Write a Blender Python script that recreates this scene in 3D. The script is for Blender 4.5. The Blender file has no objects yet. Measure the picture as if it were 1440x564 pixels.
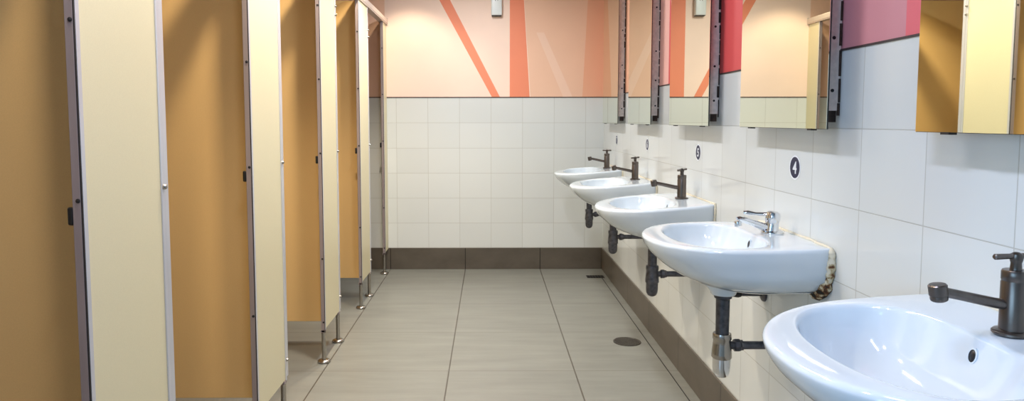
import bpy, bmesh, math, random
from mathutils import Vector, Matrix
random.seed(4)
scene = bpy.context.scene
COL = scene.collection
PI = math.pi

# ------------------------------------------------------------------ constants (metres; camera stands at x=0, y=0)
XR, YB, XL, YF, ZC = 0.908, 5.452, -2.25, -3.2, 2.35      # right wall, back wall, left wall, front wall, ceiling
WY0, WY1, WZ0, WZ1 = -2.5, .1, .7, 2.2                  # the window
ZB, ZT = 0.172, 1.372                                     # top of dark skirting, top of tiling
XP = -0.81                                                # front plane of the cubicles
BASINS = (1.077, 2.031, 2.978, 3.94, 4.893)

# ------------------------------------------------------------------ materials
def lin(c):
    return tuple(((v/255)/12.92 if v/255 <= .04045 else ((v/255+.055)/1.055)**2.4) for v in c) + (1.0,)

def mat(name, rgb, rough=.5, metal=0.0, spec=.5, coat=0.0, noise=0.0, nscale=40, bump=0.0, bscale=200, stretch=None, emis=None):
    m = bpy.data.materials.new(name); m.use_nodes = True
    nt = m.node_tree; N = nt.nodes; L = nt.links; b = N['Principled BSDF']
    c = lin(rgb)
    b.inputs['Base Color'].default_value = c
    b.inputs['Roughness'].default_value = rough; b.inputs['Metallic'].default_value = metal
    b.inputs['Specular IOR Level'].default_value = spec
    b.inputs['Coat Weight'].default_value = coat
    b.inputs['Coat Roughness'].default_value = .05
    if noise or bump:
        tc = N.new('ShaderNodeTexCoord'); mp = N.new('ShaderNodeMapping')
        if stretch: mp.inputs['Scale'].default_value = stretch
        L.new(tc.outputs['Object'], mp.inputs['Vector'])
    if noise:
        n = N.new('ShaderNodeTexNoise'); n.inputs['Scale'].default_value = nscale; n.inputs['Detail'].default_value = 5
        L.new(mp.outputs['Vector'], n.inputs['Vector'])
        mr = N.new('ShaderNodeMapRange'); mr.inputs['From Min'].default_value = .3; mr.inputs['From Max'].default_value = .7
        mr.inputs['To Min'].default_value = 1-noise; mr.inputs['To Max'].default_value = 1+noise
        L.new(n.outputs['Fac'], mr.inputs['Value'])
        mx = N.new('ShaderNodeMix'); mx.data_type = 'RGBA'; mx.blend_type = 'MULTIPLY'; mx.inputs['Factor'].default_value = 1
        mx.inputs['A'].default_value = c
        L.new(mr.outputs['Result'], mx.inputs['B']); L.new(mx.outputs['Result'], b.inputs['Base Color'])
    if bump:
        n2 = N.new('ShaderNodeTexNoise'); n2.inputs['Scale'].default_value = bscale; n2.inputs['Detail'].default_value = 3
        L.new(mp.outputs['Vector'], n2.inputs['Vector'])
        bp = N.new('ShaderNodeBump'); bp.inputs['Strength'].default_value = bump; bp.inputs['Distance'].default_value = .002
        L.new(n2.outputs['Fac'], bp.inputs['Height']); L.new(bp.outputs['Normal'], b.inputs['Normal'])
    return m

def tile_mat(name, axis, u0, v0, w, h, c1, c2, grout, mortar, rough, vaxis=2, streak=0.0, coat=0.0, sscale=(1, 1, 1), bumpd=.0006, sp=.5):
    """square-set tiles from a brick texture with no offset, laid out in world metres"""
    m = bpy.data.materials.new(name); m.use_nodes = True
    nt = m.node_tree; N = nt.nodes; L = nt.links; b = N['Principled BSDF']
    tc = N.new('ShaderNodeTexCoord'); se = N.new('ShaderNodeSeparateXYZ'); L.new(tc.outputs['Object'], se.inputs[0])
    cb = N.new('ShaderNodeCombineXYZ')
    for k, (ax, o) in enumerate(((axis, u0), (vaxis, v0))):
        s = N.new('ShaderNodeMath'); s.operation = 'SUBTRACT'; s.inputs[1].default_value = o
        L.new(se.outputs[ax], s.inputs[0]); L.new(s.outputs[0], cb.inputs[k])
    br = N.new('ShaderNodeTexBrick'); br.offset = 0; br.squash = 1
    br.inputs['Scale'].default_value = 1; br.inputs['Brick Width'].default_value = w; br.inputs['Row Height'].default_value = h
    br.inputs['Mortar Size'].default_value = mortar; br.inputs['Mortar Smooth'].default_value = .3; br.inputs['Bias'].default_value = 0
    br.inputs['Color1'].default_value = lin(c1); br.inputs['Color2'].default_value = lin(c2); br.inputs['Mortar'].default_value = lin(grout)
    L.new(cb.outputs[0], br.inputs['Vector'])
    src = br.outputs['Color']
    if streak:
        mp = N.new('ShaderNodeMapping'); mp.inputs['Scale'].default_value = sscale; L.new(tc.outputs['Object'], mp.inputs['Vector'])
        n = N.new('ShaderNodeTexNoise'); n.inputs['Scale'].default_value = 1; n.inputs['Detail'].default_value = 6; n.inputs['Roughness'].default_value = .6
        L.new(mp.outputs['Vector'], n.inputs['Vector'])
        mr = N.new('ShaderNodeMapRange'); mr.inputs['From Min'].default_value = .25; mr.inputs['From Max'].default_value = .75
        mr.inputs['To Min'].default_value = 1-streak; mr.inputs['To Max'].default_value = 1+streak
        L.new(n.outputs['Fac'], mr.inputs['Value'])
        mx = N.new('ShaderNodeMix'); mx.data_type = 'RGBA'; mx.blend_type = 'MULTIPLY'; mx.inputs['Factor'].default_value = 1
        L.new(src, mx.inputs['A']); L.new(mr.outputs['Result'], mx.inputs['B']); src = mx.outputs['Result']
    L.new(src, b.inputs['Base Color'])
    b.inputs['Roughness'].default_value = rough; b.inputs['Coat Weight'].default_value = coat; b.inputs['Coat Roughness'].default_value = .04
    b.inputs['Specular IOR Level'].default_value = sp
    inv = N.new('ShaderNodeMath'); inv.operation = 'SUBTRACT'; inv.inputs[0].default_value = 1; L.new(br.outputs['Fac'], inv.inputs[1])
    bp = N.new('ShaderNodeBump'); bp.inputs['Strength'].default_value = .8; bp.inputs['Distance'].default_value = bumpd
    L.new(inv.outputs[0], bp.inputs['Height']); L.new(bp.outputs['Normal'], b.inputs['Normal'])
    return m

M = {}
WT1, WT2, WG = (223, 226, 224), (218, 221, 219), (196, 196, 190)
M['tile_back'] = tile_mat('white_tile_back', 0, XR-.145, ZB, .25, .2, WT1, WT2, WG, .0016, .16)
M['tile_right'] = tile_mat('white_tile_right', 1, 2.4224, ZB, .25, .2, WT1, WT2, WG, .0014, .12)
M['tile_left'] = tile_mat('white_tile_left', 1, 2.4224, ZB, .25, .2, WT1, WT2, WG, .0014, .16)
M['floor'] = tile_mat('grey_floor_tile', 0, -.194, 3.197-60, .6, 120, (127, 128, 122), (127, 128, 122), (80, 75, 68), .0035, .34, vaxis=1, streak=.15, sscale=(2.2, 13, 1), bumpd=.001)
def cross_joints(m):
    nt = m.node_tree; N = nt.nodes; L = nt.links; b = N['Principled BSDF']
    src = b.inputs['Base Color'].links[0].from_socket
    tc = N.new('ShaderNodeTexCoord'); mp = N.new('ShaderNodeMapping'); mp.inputs['Location'].default_value = (60.07, -3.197, 0)
    L.new(tc.outputs['Object'], mp.inputs['Vector'])
    br = N.new('ShaderNodeTexBrick'); br.offset = 0; br.squash = 1
    br.inputs['Scale'].default_value = 1; br.inputs['Brick Width'].default_value = 240; br.inputs['Row Height'].default_value = .6
    br.inputs['Mortar Size'].default_value = .003; br.inputs['Mortar Smooth'].default_value = .2
    L.new(mp.outputs['Vector'], br.inputs['Vector'])
    mx = N.new('ShaderNodeMix'); mx.data_type = 'RGBA'; L.new(br.outputs['Fac'], mx.inputs['Factor']); L.new(src, mx.inputs['A'])
    mx.inputs['B'].default_value = lin((108, 104, 97)); L.new(mx.outputs['Result'], b.inputs['Base Color'])
cross_joints(M['floor'])
M['skirt_back'] = tile_mat('dark_skirting_back', 0, -.194, -.5, .6, 1.2, (92, 84, 74), (86, 79, 70), (34, 30, 26), .0035, .38, streak=.22, sscale=(5, 5, 9))
M['skirt_right'] = tile_mat('dark_skirting_right', 1, 3.197, -.5, .6, 1.2, (92, 84, 74), (86, 79, 70), (34, 30, 26), .003, .38, streak=.22, sscale=(5, 5, 9))
M['peach'] = mat('mural_peach', (250, 221, 203), .6, noise=.03, nscale=3)
M['peach_deep'] = mat('mural_deep_peach', (240, 196, 168), .6, noise=.03, nscale=3)
M['peach_pale'] = mat('pale_peach', (243, 205, 182), .6)
M['coral'] = mat('mural_coral', (240, 143, 108), .6, noise=.03, nscale=3)
M['orange'] = mat('wall_orange', (237, 178, 145), .6)
M['red'] = mat('mural_red', (222, 84, 84), .6)
M['pink'] = mat('mural_pink', (216, 142, 148), .6, noise=.03, nscale=3)
M['rose'] = mat('mural_rose', (236, 108, 116), .6)
M['blush'] = mat('mural_blush', (244, 186, 174), .6)
M['terracotta'] = mat('mural_terracotta', (214, 128, 84), .6)
M['white'] = mat('white_paint', (236, 234, 228), .7)
M['ceiling_paint'] = mat('ceiling_bounce_grey', (150, 150, 148), .8)  # unseen ceiling, greyed down to weaken the bounced light
M['laminate'] = mat('cream_yellow_laminate', (221, 211, 175), .42, noise=.025, nscale=350, bump=.04, bscale=600)
M['ochre'] = mat('ochre_laminate', (226, 186, 124), .45, noise=.03, nscale=350, bump=.04, bscale=600)
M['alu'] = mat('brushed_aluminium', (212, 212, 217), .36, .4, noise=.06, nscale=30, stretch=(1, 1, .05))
M['joint'] = mat('brown_joint', (66, 50, 48), .6)
M['rail'] = mat('rail_aluminium', (204, 190, 180), .45, .3)
M['alu_dark'] = mat('dark_aluminium', (162, 148, 147), .45, .45, noise=.07, nscale=40, stretch=(1, 1, .1))
M['frame_alu'] = mat('worn_mirror_channel', (238, 224, 216), .5, 0, noise=.12, nscale=60)
M['steel'] = mat('stainless_steel', (176, 170, 162), .25, 1)
M['chrome'] = mat('polished_chrome', (225, 226, 228), .07, 1)
M['gun'] = mat('gunmetal_bronze', (104, 96, 90), .3, .9, noise=.2, nscale=70, stretch=(1, 1, .15))
M['grimy'] = mat('grimy_pipe_metal', (92, 92, 98), .36, .7, noise=.35, nscale=60)
M['black'] = mat('black_plastic', (18, 17, 17), .4)
M['gasket'] = mat('dark_gasket', (30, 25, 26), .6)
M['ceramic'] = mat('white_ceramic', (216, 227, 237), .07, coat=.6)
M['mirror'] = mat('mirror_glass', (234, 237, 220), .012, 1)
M['mirror_back'] = mat('mirror_backing', (40, 40, 38), .7, noise=.4, nscale=90)
M['navy'] = mat('navy_vinyl', (18, 24, 66), .4)
M['vinyl'] = mat('white_vinyl', (238, 240, 244), .4)
M['device'] = mat('white_device_plastic', (226, 232, 232), .35)
M['drain'] = mat('drain_metal', (96, 92, 86), .4, .8, noise=.3, nscale=150)
M['pit'] = mat('drain_pit', (46, 43, 40), .6)
M['lamp'] = mat('lamp_housing', (232, 232, 232), .5)

def sealant_mat(name, dirt):
    m = bpy.data.materials.new(name); m.use_nodes = True
    nt = m.node_tree; N = nt.nodes; L = nt.links; b = N['Principled BSDF']
    tc = N.new('ShaderNodeTexCoord'); n = N.new('ShaderNodeTexNoise'); n.inputs['Scale'].default_value = 70; n.inputs['Detail'].default_value = 6
    L.new(tc.outputs['Object'], n.inputs['Vector'])
    r = N.new('ShaderNodeValToRGB'); e = r.color_ramp.elements
    e[0].position = dirt-.13; e[0].color = lin((26, 20, 14)); e[1].position = dirt+.16; e[1].color = lin((226, 218, 196))
    x = e.new(dirt-.03); x.color = lin((112, 70, 36)); y = e.new(dirt+.04); y.color = lin((186, 170, 132))
    se = N.new('ShaderNodeSeparateXYZ'); L.new(tc.outputs['Object'], se.inputs[0])
    mr = N.new('ShaderNodeMapRange'); mr.inputs['From Min'].default_value = .72; mr.inputs['From Max'].default_value = .86
    mr.inputs['To Min'].default_value = -.14; mr.inputs['To Max'].default_value = .12; L.new(se.outputs['Z'], mr.inputs['Value'])
    ad = N.new('ShaderNodeMath'); L.new(n.outputs['Fac'], ad.inputs[0]); L.new(mr.outputs['Result'], ad.inputs[1])
    L.new(ad.outputs[0], r.inputs['Fac']); L.new(r.outputs['Color'], b.inputs['Base Color']); b.inputs['Roughness'].default_value = .7
    return m
M['sealant'] = sealant_mat('old_sealant', .30)
M['sealant_mould'] = sealant_mat('mouldy_sealant', .43)

# ------------------------------------------------------------------ mesh helpers
class MB:
    def __init__(s): s.bm = bmesh.new(); s.mi = 0
    def _faces(s, before):
        for f in s.bm.faces:
            if f.index < 0 or f.index >= before: f.material_index = s.mi
    def box(s, x0, x1, y0, y1, z0, z1, bev=0.0, seg=2, mi=0):
        r = bmesh.ops.create_cube(s.bm, size=1); vs = r['verts']
        for v in vs: v.co = Vector(((x0+x1)/2+v.co.x*(x1-x0), (y0+y1)/2+v.co.y*(y1-y0), (z0+z1)/2+v.co.z*(z1-z0)))
        fs = set(f for v in vs for f in v.link_faces)
        for f in fs: f.material_index = mi
        if bev:
            es = list(set(e for v in vs for e in v.link_edges))
            bmesh.ops.bevel(s.bm, geom=es, offset=bev, segments=seg, profile=.5, affect='EDGES')
        return s
    def rings(s, rings, closed=True, cap0=False, cap1=False, mi=0):
        V = [[s.bm.verts.new(p) for p in r] for r in rings]; n = len(V[0])
        for a, b in zip(V, V[1:]):
            for i in range(n if closed else n-1):
                f = s.bm.faces.new((a[i], a[(i+1) % n], b[(i+1) % n], b[i])); f.material_index = mi; f.smooth = True
        if cap0: f = s.bm.faces.new(list(reversed(V[0]))); f.material_index = mi
        if cap1: f = s.bm.faces.new(V[-1]); f.material_index = mi
        return s
    def lathe(s, o, prof, axis=(0, 0, 1), n=32, mi=0):
        """prof: (radius, distance along axis)"""
        a = Vector(axis).normalized(); u = a.orthogonal().normalized(); w = a.cross(u); o = Vector(o); R = []
        for r, h in prof:
            R.append([o+a*h+(u*math.cos(2*PI*i/n)+w*math.sin(2*PI*i/n))*max(r, 1e-5) for i in range(n)])
        return s.rings(R, True, True, True, mi)
    def cyl(s, p, q, r, r2=None, n=24, bev=.0, mi=0):
        p = Vector(p); q = Vector(q); L = (q-p).length; r2 = r if r2 is None else r2
        if bev: pr = [(r-bev, 0), (r-bev*.3, bev*.3), (r, bev), (r2, L-bev), (r2-bev*.3, L-bev*.3), (r2-bev, L)]
        else: pr = [(r, 0), (r2, L)]
        return s.lathe(p, pr, q-p, n, mi)
    def tube(s, pts, r, n=16, mi=0):
        pts = [Vector(p) for p in pts]; R = []; u = None
        rs = r if isinstance(r, (list, tuple)) else [r]*len(pts)
        for i, p in enumerate(pts):
            t = (pts[min(i+1, len(pts)-1)]-pts[max(i-1, 0)]).normalized()
            u = t.orthogonal().normalized() if u is None else (u-t*u.dot(t)).normalized()
            w = t.cross(u); R.append([p+(u*math.cos(2*PI*k/n)+w*math.sin(2*PI*k/n))*rs[i] for k in range(n)])
        return s.rings(R, True, True, True, mi)
    def poly(s, pts, mi=0):
        f = s.bm.faces.new([s.bm.verts.new(p) for p in pts]); f.material_index = mi; return s
    def build(s, name, mats, parent=None, smooth=None, loc=None):
        bmesh.ops.recalc_face_normals(s.bm, faces=s.bm.faces)
        me = bpy.data.meshes.new(name); s.bm.to_mesh(me); s.bm.free()
        o = bpy.data.objects.new(name, me); COL.objects.link(o)
        for m in (mats if isinstance(mats, (list, tuple)) else [mats]): me.materials.append(M[m])
        if smooth is not None:
            me.shade_smooth()
            me.set_sharp_from_angle(angle=math.radians(smooth))
        if loc: o.location = loc
        if parent: o.parent = parent
        return o

def tag(o, label=None, cat=None, group=None, kind=None):
    for k, v in (('label', label), ('category', cat), ('group', group), ('kind', kind)):
        if v: o[k] = v
    return o
def thing(name, loc, label, cat, group=None):
    o = bpy.data.objects.new(name, None); o.empty_display_size = .1; COL.objects.link(o); o.location = loc
    return tag(o, label, cat, group)
def struct(o): o['kind'] = 'structure'; return o

# ------------------------------------------------------------------ room shell
T = .12
struct(MB().box(XL-T, XR+T, YF-T, YB+T, -.12, 0).build('floor', 'floor'))
struct(MB().box(XL-T, XR+T, YF-T, YB+T, ZC, ZC+.1).build('ceiling', 'ceiling_paint'))

def wall(name, to3, u0, u1, regions, tile, base, thick_dir):
    """wall face with tiling below and a painted mural above; regions = [(convex polygon in (u,z), material)]"""
    mats = [tile, base] + [r[1] for r in regions]
    bm = bmesh.new()
    def face(poly, mi):
        f = bm.faces.new([bm.verts.new(to3(u, z, 0)) for u, z in poly]); f.material_index = mi; return f
    face([(u0, 0), (u1, 0), (u1, ZT), (u0, ZT)], 0)
    up = face([(u0, ZT), (u1, ZT), (u1, ZC), (u0, ZC)], 1)
    zero = Vector(to3(0, 0, 0)); U = Vector(to3(1, 0, 0))-zero; Z = Vector((0, 0, 1))
    for k, (poly, m_) in enumerate(regions):
        for i in range(len(poly)):                       # cut the paint along every edge of the shape
            a = Vector(to3(*poly[i], 0)); b = Vector(to3(*poly[(i+1) % len(poly)], 0)); d = (b-a).normalized()
            n = d.cross(U.cross(Z)).normalized()
            fs = [f for f in bm.faces if f.material_index >= 1]
            g = fs + list(set(e for f in fs for e in f.edges)) + list(set(v for f in fs for v in f.verts))
            bmesh.ops.bisect_plane(bm, geom=g, plane_co=a, plane_no=n, dist=1e-6)
    for f in bm.faces:
        if f.material_index < 1: continue
        c = f.calc_center_median(); cu = (c-zero).dot(U); cz = c.z
        for k, (poly, m_) in enumerate(regions):
            s = [(poly[(i+1) % len(poly)][0]-poly[i][0])*(cz-poly[i][1])-(poly[(i+1) % len(poly)][1]-poly[i][1])*(cu-poly[i][0]) for i in range(len(poly))]
            if all(v >= -1e-9 for v in s) or all(v <= 1e-9 for v in s): f.material_index = 2+k
    # body behind the face
    r = bmesh.ops.create_cube(bm, size=1)['verts']
    a = Vector(to3(u0, 0, 0)); b = Vector(to3(u1, ZC, 1)) 
    n = Vector(thick_dir)*T
    lo = [min(a[i], b[i], a[i]+n[i]) for i in range(3)]; hi = [max(a[i], b[i], a[i]+n[i]) for i in range(3)]
    for i in range(3):
        if thick_dir[i]:
            base_ = a[i]; lo[i], hi[i] = sorted((base_+thick_dir[i]*.002, base_+thick_dir[i]*T))
    for v in r: v.co = Vector([(lo[i]+hi[i])/2+v.co[i]*(hi[i]-lo[i]) for i in range(3)])
    for f in set(f for v in r for f in v.link_faces): f.material_index = 1
    me = bpy.data.meshes.new(name); bm.to_mesh(me); bm.free()
    o = bpy.data.objects.new(name, me); COL.objects.link(o)
    for m_ in mats: me.materials.append(M[m_])
    return struct(o)

wall('wall_back', lambda u, z, d: (u, YB+0*d, z), XL, XR, [
    ([(.325, 1.372), (.92, 1.372), (.92, 2.7), (.235, 2.7)], 'peach_deep'),
    ([(.37, 1.88), (.43, 1.88), (.66, 1.372), (.585, 1.372)], 'peach_pale'),  # slightly paler slanting stripe
    ([(.735, 1.372), (.92, 1.372), (.92, 2.7), (.80, 2.7)], 'orange'),  # deeper orange strip beside the right corner
    ([(.161, 1.372), (.319, 1.372), (.236, 2.7), (.161, 2.7)], 'coral'),
    ([(.022, 1.372), (.085, 1.372), (-.60, 2.7), (-.70, 2.7)], 'coral'),
    ([(-.82, 1.372), (-.82, 2.7), (-2.3, 2.7), (-2.3, 1.372)], 'peach_deep'),
    ], 'tile_back', 'peach', (0, 1, 0))
wall('wall_right', lambda u, z, d: (XR+0*d, u, z), YF, YB, [
    ([(4.4, 1.37), (5.46, 1.37), (5.46, 2.7), (4.55, 2.7)], 'orange'),
    ([(3.5, 1.37), (4.4, 1.37), (4.55, 2.7), (3.5, 2.7)], 'blush'),
    ([(2.25, 1.37), (3.5, 1.37), (3.5, 2.7), (2.1, 2.7)], 'red'),
    ([(1.30, 1.37), (1.512, 1.37), (1.508, 2.7), (1.2, 2.7)], 'rose'),
    ], 'tile_right', 'pink', (1, 0, 0))
wall('wall_left', lambda u, z, d: (XL+0*d, u, z), .54, YB, [
    ([(2.2, 1.37), (3.3, 1.37), (3.9, 2.7), (2.6, 2.7)], 'coral'),
    ], 'tile_left', 'terracotta', (-1, 0, 0))
struct(MB().box(XL-T, XR+T, YF-T, YF, 0, ZC).build('wall_front', 'white'))
# wide window in the left wall, behind the camera
w = MB()
for y0, y1 in ((WY0, WY0+.05), ((WY0+WY1)/2-.025, (WY0+WY1)/2+.025), (WY1-.05, WY1)): w.box(XL-.09, XL-.03, y0, y1, WZ0, WZ1)
for y0, y1 in ((WY0+.05, (WY0+WY1)/2-.025), ((WY0+WY1)/2+.025, WY1-.05)):
    w.box(XL-.09, XL-.03, y0, y1, WZ0, WZ0+.05).box(XL-.09, XL-.03, y0, y1, WZ1-.05, WZ1)
struct(w.build('window_1', 'white'))
w = MB()
w.box(XL-T, XL, YF, WY0, 0, ZC).box(XL-T, XL, WY1, .54, 0, ZC).box(XL-T, XL, WY0, WY1, 0, WZ0).box(XL-T, XL, WY0, WY1, WZ1, ZC)
struct(w.build('wall_side', 'white'))
# unseen stand-in for the nearer cubicle, added to block light beside the camera
struct(MB().box(XL, XP-.03, .44, .54, 0, 1.93).build('near_light_block', 'white'))
# skirting and the dark joint along the top of the tiling
struct(MB().box(XL, XR-.009, YB-.009, YB, 0, ZB, .002, 1).build('baseboard_back', 'skirt_back'))
struct(MB().box(XR-.009, XR, YF, YB, 0, ZB, .002, 1).build('baseboard_right', 'skirt_right'))
struct(MB().box(XL, XL+.009, .54, YB-.009, 0, ZB, .002, 1).build('baseboard_left', 'skirt_right'))
struct(MB().box(XL, XR, YB-.003, YB, ZT-.002, ZT+.005).build('trim_1', 'joint'))
struct(MB().box(XR-.003, XR, YF, YB-.003, ZT-.001, ZT+.004).build('trim_2', 'joint'))
# narrow cut tiles along the foot of the right wall
struct(MB().box(XR-.058, XR-.0535, .0, YB-.3, 0, .0008).build('trim_3', 'gasket'))

# ------------------------------------------------------------------ cubicles
NEAR = (1.354, 2.327, 3.306, 4.285, 5.262)
WID = (.345, .345, .345, .335, YB-5.262-.001)
ZP0, ZP1 = .166, 1.94
where = ('nearest cream cubicle front panel, widest in view at far left',
         'second cream cubicle front panel from the left, on steel legs',
         'third cream cubicle front panel from the left, on two steel legs',
         'narrow cream cubicle front panel, fourth from the left, next to last',
         'last thin cream cubicle front panel, standing against the back wall')
def pilaster(i):
    y0 = NEAR[i]; y1 = y0+WID[i]; last = i == 4
    t = thing('cubicle_front_panel', (XP-.014, (y0+y1)/2, 0), where[i], 'partition', 'cubicle front panels along the left side')
    O = Vector(t.location)
    def B(mb, name, m, parent=t, smooth=None):
        for v in mb.bm.verts: v.co -= O if parent is t else Vector((0, 0, 0))
        return mb.build(name, m, parent, smooth)
    def S(mb, name, m, parent, smooth=None):      # sub-part (its parent has no offset of its own)
        for v in mb.bm.verts: v.co -= O
        return mb.build(name, m, parent, smooth)
    B(MB().box(XP-.0145, XP-.0005, y0+.012, y1-(.012 if not last else 0), ZP0, ZP1, .001, 1), 'panel', 'laminate')
    # near edge: aluminium channel, its face coloured darker for the gloom it reflects, lip bright
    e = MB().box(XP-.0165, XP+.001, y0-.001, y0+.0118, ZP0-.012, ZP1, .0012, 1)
    ed = B(e, 'edge_channel', 'alu_dark')
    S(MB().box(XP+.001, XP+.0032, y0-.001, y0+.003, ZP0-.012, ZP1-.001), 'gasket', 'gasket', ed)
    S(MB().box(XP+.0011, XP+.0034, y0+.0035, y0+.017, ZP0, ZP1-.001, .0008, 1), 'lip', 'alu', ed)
    for z in (.205, .52, 1.035, 1.39, 1.74):
        S(MB().lathe((XP-.0045, y0-.001, z), [(.0045, 0), (.0045, .0015), (.002, .003)], (0, -1, 0), 12), 'screw', 'gasket', ed, 40)
    # latch keep projecting from the back of the channel
    S(MB().box(XP-.0295, XP-.0168, y0+.001, y0+.009, .985, 1.022, .004, 3), 'latch_keep', 'black', ed, 40)
    if not last:
        fe = B(MB().box(XP-.0165, XP+.0025, y1-.0118, y1+.001, ZP0-.004, ZP1, .001, 1), 'hinge_channel', 'alu')
        for z in (1.79, 1.745, 1.03, .245):
            S(MB().lathe((XP+.0025, y1-.004, z), [(.007, 0), (.007, .004), (.0045, .008), (.001, .009)], (1, 0, 0), 14), 'hinge_bolt', 'steel', fe, 40)
        # door folded inwards, standing at right angles behind the panel
        d = B(MB().box(XP-.60, XP-.010, y1+.009, y1+.027, ZP0+.004, ZP1-.05, .001, 1), 'door', 'laminate')
        S(MB().box(XP-.0099, XP-.001, y1+.007, y1+.029, ZP0+.004, ZP1-.05, .001, 1), 'door_edge', 'alu', d)
        S(MB().box(XP-.609, XP-.6001, y1+.007, y1+.029, ZP0+.004, ZP1-.05, .001, 1), 'door_edge', 'alu', d)
        S(MB().lathe((XP-.56, y1+.027, 1.0), [(.012, 0), (.012, .018), (.022, .022), (.022, .034), (.014, .038)], (0, 1, 0), 20), 'door_knob', 'steel', d, 40)
    legs = [y0+.014] + ([] if last else [y1-.016])
    for y in legs:
        lg = B(MB().cyl((XP-.0085, y, .010), (XP-.0085, y, ZP0-.006), .0105, n=20), 'leg', 'steel', smooth=40)
        S(MB().lathe((XP-.0085, y, 0), [(.029, 0), (.032, .003), (.032, .008), (.027, .013), (.013, .016)], n=28), 'foot', 'steel', lg, 50)
        S(MB().box(XP-.0195, XP+.0015, y-.015, y+.015, ZP0-.014, ZP0-.0005, .001, 1), 'leg_socket', 'alu_dark', lg)
    return t
for i in range(5): pilaster(i)

dw = ('yellow divider panel nearest the camera, behind the widest cream front panel',
      'yellow divider panel behind the second cream front panel from the left',
      'yellow divider panel behind the third cream front panel from the left',
      'yellow divider panel behind the fourth cream front panel, farthest along the row')
for i in range(4):
    yc = NEAR[i]+WID[i]/2+.006
    t = thing('cubicle_divider', ((XP+XL)/2, yc, 0), dw[i], 'divider', 'dividers between the cubicles')
    O = Vector(t.location)
    m = MB().box(XL+.012, XP-.0148, yc-.009, yc+.009, .16, 1.955, .001, 1)
    for v in m.bm.verts: v.co -= O
    m.build('panel', 'ochre', t)
    m = MB().box(XL+.0005, XL+.0115, yc-.012, yc+.012, .16, 1.95)
    for v in m.bm.verts: v.co -= O
    m.build('wall_channel', 'alu', t)
# head rail along the top of the panels
t = thing('head_rail', (XP-.014, 3, 1.94), 'pale aluminium rail along the tops of the cubicle front panels', 'rail')
O = Vector(t.location)
prof = [(-.034, .0005), (.010, .0005), (.010, .006), (.0135, .010), (.0135, .040), (.006, .048), (-.034, .048)]
m = MB().rings([[(XP+x, y, 1.94+z) for x, z in prof] for y in (.541, YB-.006)], True, True, True)
for f in m.bm.faces: f.smooth = False
for v in m.bm.verts: v.co -= O
m.build('rail', 'rail', t)
m = MB().box(XP-.036, XP+.015, YB-.0058, YB-.0005, 1.936, 1.991, .001, 1)
for v in m.bm.verts: v.co -= O
m.build('end_cap', 'rail', t)

# ------------------------------------------------------------------ washbasins
N = 120
def spline(keys, n):
    """Catmull-Rom through a list of tuples"""
    out = []
    for i in range(len(keys)-1):
        p0, p1, p2, p3 = keys[max(i-1, 0)], keys[i], keys[i+1], keys[min(i+2, len(keys)-1)]
        for k in range(n):
            t = k/n
            out.append(tuple(.5*(2*b+(c-a)*t+(2*a-5*b+4*c-d)*t*t+(3*b-a-3*c+d)*t**3) for a, b, c, d in zip(p0, p1, p2, p3)))
    out.append(keys[-1]); return out
def outline(df, wm, wb, dm=.17, nf=2.25, back=0.0):
    """plan of the outside: flat back on the wall, bulging sides, elliptic front. (d from wall, y)"""
    P = []; K = 400
    dm = min(dm, df*.45)
    for k in range(K+1):
        a = -PI/2+PI*k/K; c, s_ = math.cos(a), math.sin(a)
        P.append((dm+(df-dm)*abs(c)**(2/nf), wm*math.copysign(abs(s_)**(2/nf), s_)))
    L_ = []
    for k in range(1, 61):
        t = k/60; L_.append((dm+(back-dm)*t, wb+(wm-wb)*math.cos(t*PI/2)**1.0 if False else wm+(wb-wm)*t*t))
    P += L_; P += [(back, wb*(1-2*k/80)) for k in range(1, 80)]
    P += [(d, -y) for d, y in reversed(L_)]
    return P
def bowl(d0, d1, w, n=2.5):
    P = []; K = 500; c = (d0+d1)/2; h = (d1-d0)/2
    for k in range(K):
        a = -PI/2+2*PI*k/K; co, si = math.cos(a), math.sin(a)
        nn = 2.15 if co > 0 else n
        P.append((c+h*math.copysign(abs(co)**(2/nn), co), w*math.copysign(abs(si)**(2/nn), si)))
    return P
def radial(P, c=(.245, 0.0)):
    """resample a star-shaped closed outline at N equal angles about c"""
    ang = sorted((math.atan2(y-c[1], d-c[0]), math.hypot(d-c[0], y-c[1])) for d, y in P)
    A = [a for a, r in ang]; R = [r for a, r in ang]; out = []; j = 0
    A = [A[-1]-2*PI]+A+[A[0]+2*PI]; R = [R[-1]]+R+[R[0]]
    for k in range(N):
        a = -PI+2*PI*(k+.5)/N
        while A[j+1] < a: j += 1
        f = (a-A[j])/max(A[j+1]-A[j], 1e-9); r = R[j]+(R[j+1]-R[j])*f
        out.append((c[0]+r*math.cos(a), c[1]+r*math.sin(a)))
    return out

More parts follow.
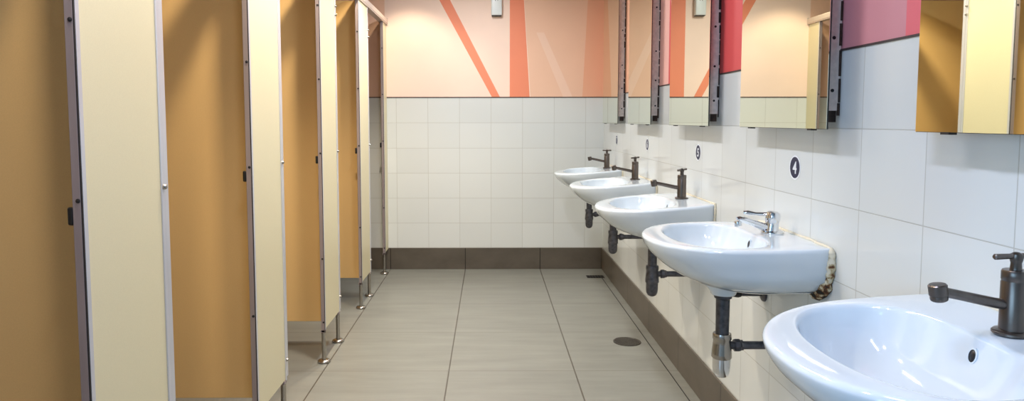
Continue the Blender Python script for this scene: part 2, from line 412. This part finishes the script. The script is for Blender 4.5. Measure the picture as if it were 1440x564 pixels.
def basin(i):
    Y = BASINS[i]; four = i == 1; zr = .856
    lab = ('nearest white washbasin, large and bluish in the bottom right corner',
           'white washbasin under sticker 4 with the rusty mouldy wall joint',
           'white washbasin under sticker 5, middle of the row of five',
           'white washbasin under sticker 6, second from the back wall',
           'white washbasin under sticker 7, farthest and closest to the back wall')[i]
    t = thing('washbasin', (XR, Y, 0), lab, 'washbasin', 'washbasins hung along the tiled wall')
    sl = .034 if not four else .006
    def P3(d, y, drop): return (-d-.0012, y, zr-drop-sl*d/.44)      # local: wall plane at x=0
    outer = spline([(.428, .254, .242, 0), (.436, .261, .2475, .0015), (.441, .266, .2500, .007), (.4415, .2665, .2505, .014), (.4345, .264, .2485, .032), (.417, .257, .2465, .055),
                    (.372, .243, .235, .094), (.312, .205, .205, .126), (.262, .165, .165, .142), (.215, .12, .12, .149)], 3)
    inner = spline([(.116, .379, .226, .0005), (.1185, .3765, .2235, .0025), (.1215, .373, .220, .008), (.126, .369, .216, .022), (.136, .358, .204, .050), (.152, .338, .176, .082), (.176, .312, .13, .106), (.200, .277, .07, .117), (.214, .248, .020, .120)], 3)
    R = []
    for d0, d1, w, dr in reversed(inner):
        R.append([P3(d, y, dr) for d, y in radial(bowl(d0, d1, w, 2.9), (.231, 0))])
    R.append([P3(d, y, 0) for d, y in radial(bowl(.112, .383, .230, 2.9), (.231, 0))])
    R.append([P3(.5*(a[0]+b[0]), .5*(a[1]+b[1]), -.0005) for a, b in zip(radial(bowl(.112, .383, .230, 2.9), (.231, 0)), radial(outline(.428, .254, .242), (.231, 0)))])
    for df, wm, wb, dr in outer:
        R.append([P3(d, y, dr) for d, y in radial(outline(df, wm, wb), (.231 if df > .3 else .13, 0))] if df > .3 else
                 [P3(d, y, dr) for d, y in radial(outline(df, wm, wb), (.12, 0))])
    m = MB().rings(R, True, False, True)
    # boss around the waste
    px = -.205 if four else -.192
    m.lathe((px, 0, zr-.148-sl*.5), [(.066, .014), (.060, 0), (.048, -.012), (.039, -.024), (.036, -.032), (.034, -.034)], n=32)
    m.build('bowl', 'ceramic', t, 50)
    w = MB().lathe(P3(.231, 0, .1196), [(.028, -.004), (.028, .0012), (.024, .002), (.016, -.001), (.004, -.002)], n=28)
    w.build('waste_outlet', 'chrome', t, 40)
    # overflow hole in the back slope of the bowl
    o = Vector(P3(.1295, 0, .031)); ax = Vector((-1, 0, .22))
    ring = MB().lathe(o, [(.0135, -.002), (.0135, .0012), (.0105, .0016), (.0100, -.001)], ax, 28)
    for v in ring.bm.verts: v.co.y *= .75
    ring = ring.build('overflow_ring', 'ceramic', t, 40)
    h = MB().lathe(o, [(.0112, -.003), (.0112, .0013), (.002, .0014)], ax, 24)
    for v in h.bm.verts: v.co.y *= .72
    h.build('overflow_hole', 'black', ring)
    # sealant along the wall joint: both ends and the top
    rnd = random.Random(10+i)
    pts = []; big = four
    endp = [(.2505, .010), (.251, .03), (.249, .055), (.243, .08), (.226, .107), (.20, .128), (.172, .1385)]
    endp = [(w_+.001, d_) for w_, d_ in spline(endp, 4)]
    path = [(-a, b) for a, b in reversed(endp)] + [(-.25+.5*k/40, -.001) for k in range(41)] + endp
    sides = []
    for k, (y, d_) in enumerate(path):
        near = y < -.15 and d_ > .003
        r = (.003 + rnd.random()*.002) if not near else ((.009+rnd.random()*.004) if big else (.004+rnd.random()*.003))
        if near and big and d_ > .1: r += .008
        sides.append(r)
    k0 = len(endp)
    m = MB(); m.tube([(-.0035 - (.006 if (big and y < -.15) else 0), y, zr-d_) for y, d_ in path[k0-2:]], sides[k0-2:], 8)
    m.build('sealant', 'sealant', t, 60)
    m = MB(); m.tube([(-.0035-(.005 if big else 0), y, zr-d_) for y, d_ in path[:k0]], sides[:k0], 8)
    s = m.build('sealant', 'sealant_mould' if big else 'sealant', t, 60)
    if big: s['label'] = 'rusty black mouldy sealant'
    # waste: tailpipe, bottle trap, arm to the wall
    zt = zr-.180-sl*.5-(.0 if four else -.004); tl = .024 if four else .010
    tp = MB().lathe((px, 0, zt), [(.027, .004), (.028, 0), (.026, -.012), (.0205, -.016), (.0195, -.10-tl), (.0195, -.115-tl)], n=28).build('tailpipe', 'grimy', t, 40)
    zt -= tl
    body = MB().lathe((px, 0, zt-.100), [(.012, .004), (.026, .003), (.0275, -.002), (.0275, -.014), (.0255, -.017), (.0265, -.03), (.0295, -.058), (.0300, -.070), (.027, -.074)], n=32).build('trap', 'steel' if four else 'grimy', t, 40)
    MB().lathe((px, 0, zt-.174), [(.020, .004), (.0262, .001), (.0262, -.028), (.0245, -.043), (.018, -.055), (.008, -.060), (.001, -.061)], n=32).build('trap_cup', 'chrome' if four else 'grimy', body, 40)
    za = zt-.135
    arm = MB().cyl((px+.02, 0, za), (-.004, 0, za), .0125, n=20).build('waste_arm', 'grimy', t, 40)
    MB().lathe((px+.036, 0, za), [(.0165, 0), (.0195, .003), (.0195, .016), (.0165, .020), (.0165, .026)], (1, 0, 0), 8).build('union_nut', 'grimy', arm, 20)
    MB().lathe((-.001, 0, za), [(.024, 0), (.023, .006), (.015, .012)], (-1, 0, 0), 24).build('wall_flange', 'grimy', arm, 40)
    return t
for i in range(5): basin(i)

# ------------------------------------------------------------------ taps
def pillar_tap(i):
    Y = BASINS[i]
    lab = {0: 'dark metal pillar tap with cross handle on the nearest washbasin, far right edge',
           2: 'dark metal pillar tap with cross handle on the washbasin under sticker 5',
           3: 'dark metal pillar tap with cross handle on the washbasin under sticker 6',
           4: 'dark metal pillar tap with cross handle on the washbasin nearest the back wall'}[i]
    z0 = .856-.034*.066/.44+.0005
    t = thing('pillar_tap', (XR-.069, Y, z0), lab, 'tap', 'dark pillar taps on the washbasins')
    fl = MB().lathe((0, 0, 0), [(.027, -.0005), (.0285, .001), (.0285, .004), (.026, .0065), (.02, .0075)], n=36).build('base_flange', 'gun', t, 40)
    MB().lathe((0, 0, .006), [(.0192, 0), (.0192, .078), (.0183, .0795), (.0183, .081), (.0192, .0825), (.0192, .095), (.0175, .098), (.007, .0985)], n=36).build('body', 'gun', t, 40)
    s = MB().tube([(-.015, 0, .048), (-.03, 0, .0505), (-.085, 0, .0625), (-.114, 0, .0685)], [.0085, .0085, .008, .008], 18).build('spout', 'gun', t, 40)
    MB().lathe((-.120, 0, .0555), [(.010, -.002), (.0125, 0), (.0130, .004), (.0125, .007), (.0138, .0085), (.0138, .024), (.012, .026), (.002, .0265)], (-.16, 0, .98), 28).build('aerator', 'gun', s, 40)
    h = MB().lathe((0, 0, .1035), [(.0085, 0), (.0075, .012), (.0085, .015), (.0095, .02), (.0085, .026), (.004, .029), (.001, .0295)], n=24).build('handle', 'gun', t, 40)
    ang = {0: .06, 2: .8, 3: .75, 4: -.85}[i]
    dx, dy = math.cos(ang), math.sin(ang)
    MB().tube([(-dx*.038, -dy*.038, .1255), (-dx*.036, -dy*.036, .1255), (0, 0, .1265), (dx*.036, dy*.036, .1275), (dx*.038, dy*.038, .1275)], [.003, .0048, .0042, .0048, .003], 14).build('handle_bar', 'gun', h, 40)
    return t
for i in (0, 2, 3, 4): pillar_tap(i)

z0 = .856-.006*.066/.44+.0005
t = thing('mixer_tap', (XR-.062, BASINS[1], z0), 'small chrome lever tap on the washbasin under sticker 4', 'tap')
m = MB().lathe((0, 0, 0), [(.031, -.0005), (.032, .002), (.031, .006), (.022, .010)], n=32)
for v in m.bm.verts: v.co.x *= 1.05
m.build('base', 'chrome', t, 40)
MB().lathe((-.004, 0, .005), [(.022, 0), (.0205, .012), (.019, .024), (.0195, .032), (.0215, .036), (.0215, .050), (.019, .058), (.012, .062), (.001, .063)], (.10, 0, 1), 32).build('body', 'chrome', t, 40)
s = MB().tube([(-.012, 0, .016), (-.03, 0, .021), (-.06, 0, .032), (-.085, 0, .0405), (-.10, 0, .0435), (-.106, 0, .042)], [.0125, .0120, .0098, .0088, .0085, .0075], 20).build('spout', 'chrome', t, 40)
MB().lathe((-.102, 0, .022), [(.0085, 0), (.0105, .001), (.0105, .012), (.009, .016)], (-.2, 0, 1), 24).build('aerator', 'chrome', s, 40)
l = MB().tube([(-.006, 0, .056), (-.02, .006, .057), (-.045, .016, .057), (-.066, .024, .060), (-.078, .028, .060)], [.010, .0085, .0065, .0105, .007], 18)
for v in l.bm.verts: v.co.z = .057+(v.co.z-.057)*.75
l.build('lever', 'chrome', t, 40)

# angle valve on the wall below basin 4
t = thing('angle_valve', (XR, BASINS[1]+.20, .622), 'dark angle stop valve on the tiles under the washbasin with sticker 4', 'valve')
MB().lathe((0, 0, 0), [(.0005, .0005), (.027, .0006), (.026, .006), (.012, .012)], (-1, 0, 0), 24).build('wall_flange', 'grimy', t, 40)
MB().cyl((-.010, 0, 0), (-.075, 0, 0), .0095, n=18).cyl((-.052, 0, -.004), (-.052, 0, .045), .008, n=16).build('valve_body', 'grimy', t, 40)
MB().lathe((-.075, 0, 0), [(.007, 0), (.012, .003), (.014, .012), (.011, .03), (.002, .032)], (-1, 0, 0), 10).build('handle', 'black', t, 30)
MB().tube([(-.052, 0, .04), (-.054, -.005, .065), (-.06, -.03, .085), (-.066, -.07, .10)], .005, 12).build('hose', 'grimy', t, 40)

# ------------------------------------------------------------------ mirrors
ml = ('nearest wall mirror, top right corner, showing yellow cubicle panels',
      'wall mirror above sticker 4 with a yellow cubicle end in its reflection',
      'wall mirror above sticker 5 reflecting a white dispenser and orange stripe',
      'wall mirror above sticker 6, narrow in view between two dark edges',
      'wall mirror above sticker 7, closest to the back wall')
for i, Y in enumerate((1.071, 2.033, 2.962, 3.926, 4.864)):
    hw = (.298, .3, .289, .29, .294)[i]
    t = thing('wall_mirror', (XR, Y, 1.17), ml[i], 'mirror', 'mirrors above the washbasins')
    x = -.058
    MB().box(x, x+.0012, -hw, hw, .001, .95).build('glass', 'mirror', t)
    MB().box(x+.0012, x+.0052, -hw, hw, 0, .951).build('backing', 'mirror_back', t)
    f = MB()
    ins = .052
    rnd = random.Random(50+i)
    f.box(x+.0052, -.0012, -hw+ins, -hw+ins+.022, .048, .90)
    f.box(x+.0052, -.0012, hw-ins-.022, hw-ins, .048, .90)
    f.box(x+.0052, -.0012, -hw+ins+.022, hw-ins-.022, .048, .070).box(x+.0052, -.0012, -hw+ins+.022, hw-ins-.022, .878, .90)
    M['glue'] = M.get('glue') or mat('old_glue', (52, 36, 28), .7, noise=.6, nscale=80)
    fr = f.build('channel_frame', 'frame_alu', t)
    for z in (.10, .235, .39, .62):
        MB().lathe((-.020, -hw+ins, z), [(.0045, -.0005), (.0045, .0012), (.001, .0016)], (0, -1, 0), 12).build('screw', 'gasket', fr, 40)
    # ragged black tape and old glue along the back edge of the frame
    g = MB(); z = .035
    while z < .88:
        L_ = .02+rnd.random()*.05; d = .002+rnd.random()*.006
        g.box(-.0012-d, -.0004, -hw+ins-.0035, -hw+ins+.002, z, z+L_); z += L_+rnd.random()*.012
    g.box(-.03, -.006, -hw+ins+.004, -hw+ins+.012, .018, .048)
    g.build('glue_line', 'glue', fr)
    # brackets holding the lower edge of the glass
    for s_ in (-1, 1):
        MB().box(x-.0015, x+.014, s_*(hw-.09)-.012, s_*(hw-.09)+.012, -.0035, .0012).build('clip', 'gasket', t)

# ------------------------------------------------------------------ number stickers
def digit(ch, size):
    c = bpy.data.curves.new('digit', 'FONT'); c.body = ch; c.size = size; c.align_x = 'CENTER'; c.align_y = 'CENTER'
    c.offset = .0011; c.extrude = .0002; c.resolution_u = 6
    o = bpy.data.objects.new('tmp', c); COL.objects.link(o)
    dg = bpy.context.evaluated_depsgraph_get(); me = bpy.data.meshes.new_from_object(o.evaluated_get(dg))
    bpy.data.objects.remove(o); me.name = 'digit'; me.materials.clear(); me.materials.append(M['vinyl'])
    xs = [v.co.x for v in me.vertices]; ys = [v.co.y for v in me.vertices]
    cx, cy = (max(xs)+min(xs))/2, (max(ys)+min(ys))/2
    for v in me.vertices: v.co.x -= cx; v.co.y -= cy
    return me
names = {'4': 'four', '5': 'five', '6': 'six', '7': 'seven'}
for ch, Y in (('4', 2.031), ('5', 2.978), ('6', 3.941), ('7', 4.893)):
    t = thing('number_sticker', (XR-.0003, Y, 1.053), 'round navy sticker with white number %s on the wall tiles' % ch, 'sticker', 'numbered stickers above the washbasins')
    MB().lathe((0, 0, 0), [(.0365, 0), (.0365, .0004)], (-1, 0, 0), 48).build('white_ring', 'vinyl', t)
    MB().lathe((-.0004, 0, 0), [(.0315, 0), (.0315, .0004)], (-1, 0, 0), 48).build('navy_disc', 'navy', t)
    o = bpy.data.objects.new('digit', digit(ch, .050)); COL.objects.link(o); o.parent = t
    o.matrix_local = Matrix(((0, 0, -1, -.0010), (-1, 0, 0, 0), (0, 1, 0, 0), (0, 0, 0, 1)))

# ------------------------------------------------------------------ dispenser, drains
t = thing('air_freshener', (.057, YB-.001, 2.003), 'small white dispenser box on the peach back wall, cut by the top edge', 'dispenser')
MB().box(-.042, .042, -.055, 0, .004, .235, .008, 3).build('cover', 'device', t, 40)
MB().box(-.038, .038, -.047, -.002, 0, .0042).build('base_plate', 'gasket', t)
for s_ in (-1, 1):
    MB().lathe((s_*.009, -.0548, .115), [(.003, 0), (.003, .0012), (.001, .0015)], (0, -1, 0), 12).build('indicator', 'gasket', t)

t = thing('floor_drain', (.742, 3.625, 0), 'round metal drain grate in the grey tiled floor', 'drain')
MB().lathe((0, 0, 0), [(.074, .0003), (.074, .003), (.066, .0036), (.064, .002)], n=40).build('rim', 'drain', t, 40)
g = MB().lathe((0, 0, 0), [(.062, .0006), (.062, .0011)], n=32)
g.build('pit', 'pit', t)
g = MB()
for k in range(-4, 5):
    hl = math.sqrt(.063**2-(k*.0135)**2); g.box(-hl, hl, k*.0135-.0038, k*.0135+.0038, .0012, .0028)
g.build('grate', 'drain', t)

t = thing('gutter_grate', (.808, 5.165, 0), 'small black rectangular gully slot in the floor by the back corner', 'drain')
MB().box(-.066, .066, -.042, .042, .0004, .0022, .0006, 1).build('slot', 'black', t)
g = MB()
for k in range(6): g.box(-.056+k*.0205, -.049+k*.0205, -.034, .034, .0023, .0034)
g.build('grate_bars', 'gasket', t)

# ------------------------------------------------------------------ lights
def batten(name, x, y, length, power, col, width=.10, along='y', label=''):
    t = thing(name, (x, y, ZC), label, 'light', 'ceiling lights over the aisle')
    hx, hy = (width/2+.02, length/2+.02) if along == 'y' else (length/2+.02, width/2+.02)
    MB().box(-hx, hx, -hy, hy, -.035, -.0005, .004, 2).build('housing', 'lamp', t)
    d = bpy.data.lights.new('tube_light', 'AREA'); d.shape = 'RECTANGLE'
    d.size, d.size_y = (width, length) if along == 'y' else (length, width)
    d.energy = power; d.color = col
    o = bpy.data.objects.new('tube_light', d); COL.objects.link(o); o.location = (x, y, ZC-.040)
    return t
WARM, AMBER = (.97, .98, 1.0), (1.0, .85, .64)
for x, y, p, c, lab in ((-.10, .75, 20, (.66, .74, 1.0), 'ceiling batten light nearest the camera'),
                     (-.12, 2.6, 22, (.86, .90, 1.0), 'ceiling batten light halfway along the aisle'),
                     (-.12, 4.35, 26, WARM, 'ceiling batten light by the back wall')):
    batten('ceiling_light', x, y, .6, p, c, width=.08, label=lab)
dl = ('nearest', 'second', 'third', 'fourth', 'farthest')
for i in range(5):
    y = (NEAR[i]+WID[i]/2+.006-.40) if i < 4 else YB-.36
    t = thing('downlight', (-.61, y, ZC), dl[i]+' round ceiling downlight over the cubicle fronts', 'light', 'downlights over the cubicle fronts')
    MB().lathe((0, 0, 0), [(.030, -.0005), (.065, -.0006), (.066, -.004), (.060, -.007), (.046, -.008), (.044, -.002)], n=32).build('ring', 'lamp', t, 40)
    d = bpy.data.lights.new('downlight_bulb', 'SPOT'); d.energy = (55, 95, 105, 110, 26)[i]; d.color = AMBER; d.spot_size = math.radians(112); d.spot_blend = .5; d.shadow_soft_size = .035
    o = bpy.data.objects.new('downlight_bulb', d); COL.objects.link(o); o.location = (-.61, y, ZC-.012)
# daylight through the window behind the camera
d = bpy.data.lights.new('window_daylight', 'AREA'); d.shape = 'RECTANGLE'; d.size = WZ1-WZ0-.1; d.size_y = WY1-WY0-.1
d.energy = 74; d.color = (.36, .66, 1.0)
o = bpy.data.objects.new('window_daylight', d); COL.objects.link(o)
o.location = (XL-.02, (WY0+WY1)/2, (WZ0+WZ1)/2); o.rotation_euler = (0, math.radians(-90), 0)

wd = bpy.data.worlds.new('World'); scene.world = wd; wd.use_nodes = True
wd.node_tree.nodes['Background'].inputs['Color'].default_value = (.62, .78, 1, 1)
wd.node_tree.nodes['Background'].inputs['Strength'].default_value = 1.0

# ------------------------------------------------------------------ camera
cam = bpy.data.cameras.new('camera'); co = bpy.data.objects.new('camera', cam); COL.objects.link(co)
F, CX, CY, YAW, PITCH, ROLL, H = 965.004, 690.944, 239.5745, .0028, .0731, -.0007, 1.1942
fwd = Vector((math.sin(YAW)*math.cos(PITCH), math.cos(YAW)*math.cos(PITCH), -math.sin(PITCH)))
right = Vector((math.cos(YAW), -math.sin(YAW), 0)); up = right.cross(fwd)
r2 = right*math.cos(ROLL)+up*math.sin(ROLL); u2 = -right*math.sin(ROLL)+up*math.cos(ROLL)
m = Matrix((r2, u2, -fwd)).transposed().to_4x4(); m.translation = Vector((0, 0, H)); co.matrix_world = m
cam.sensor_fit = 'HORIZONTAL'; cam.sensor_width = 36; cam.lens = F/1440*36
cam.shift_x = (720-CX)/1440; cam.shift_y = (CY-282)/1440
cam.clip_start = .02
scene.camera = co
vs = scene.view_settings
vs.view_transform = 'Standard'; vs.look = 'None'; vs.gamma = 1; vs.use_curve_mapping = False; vs.exposure = -0.18
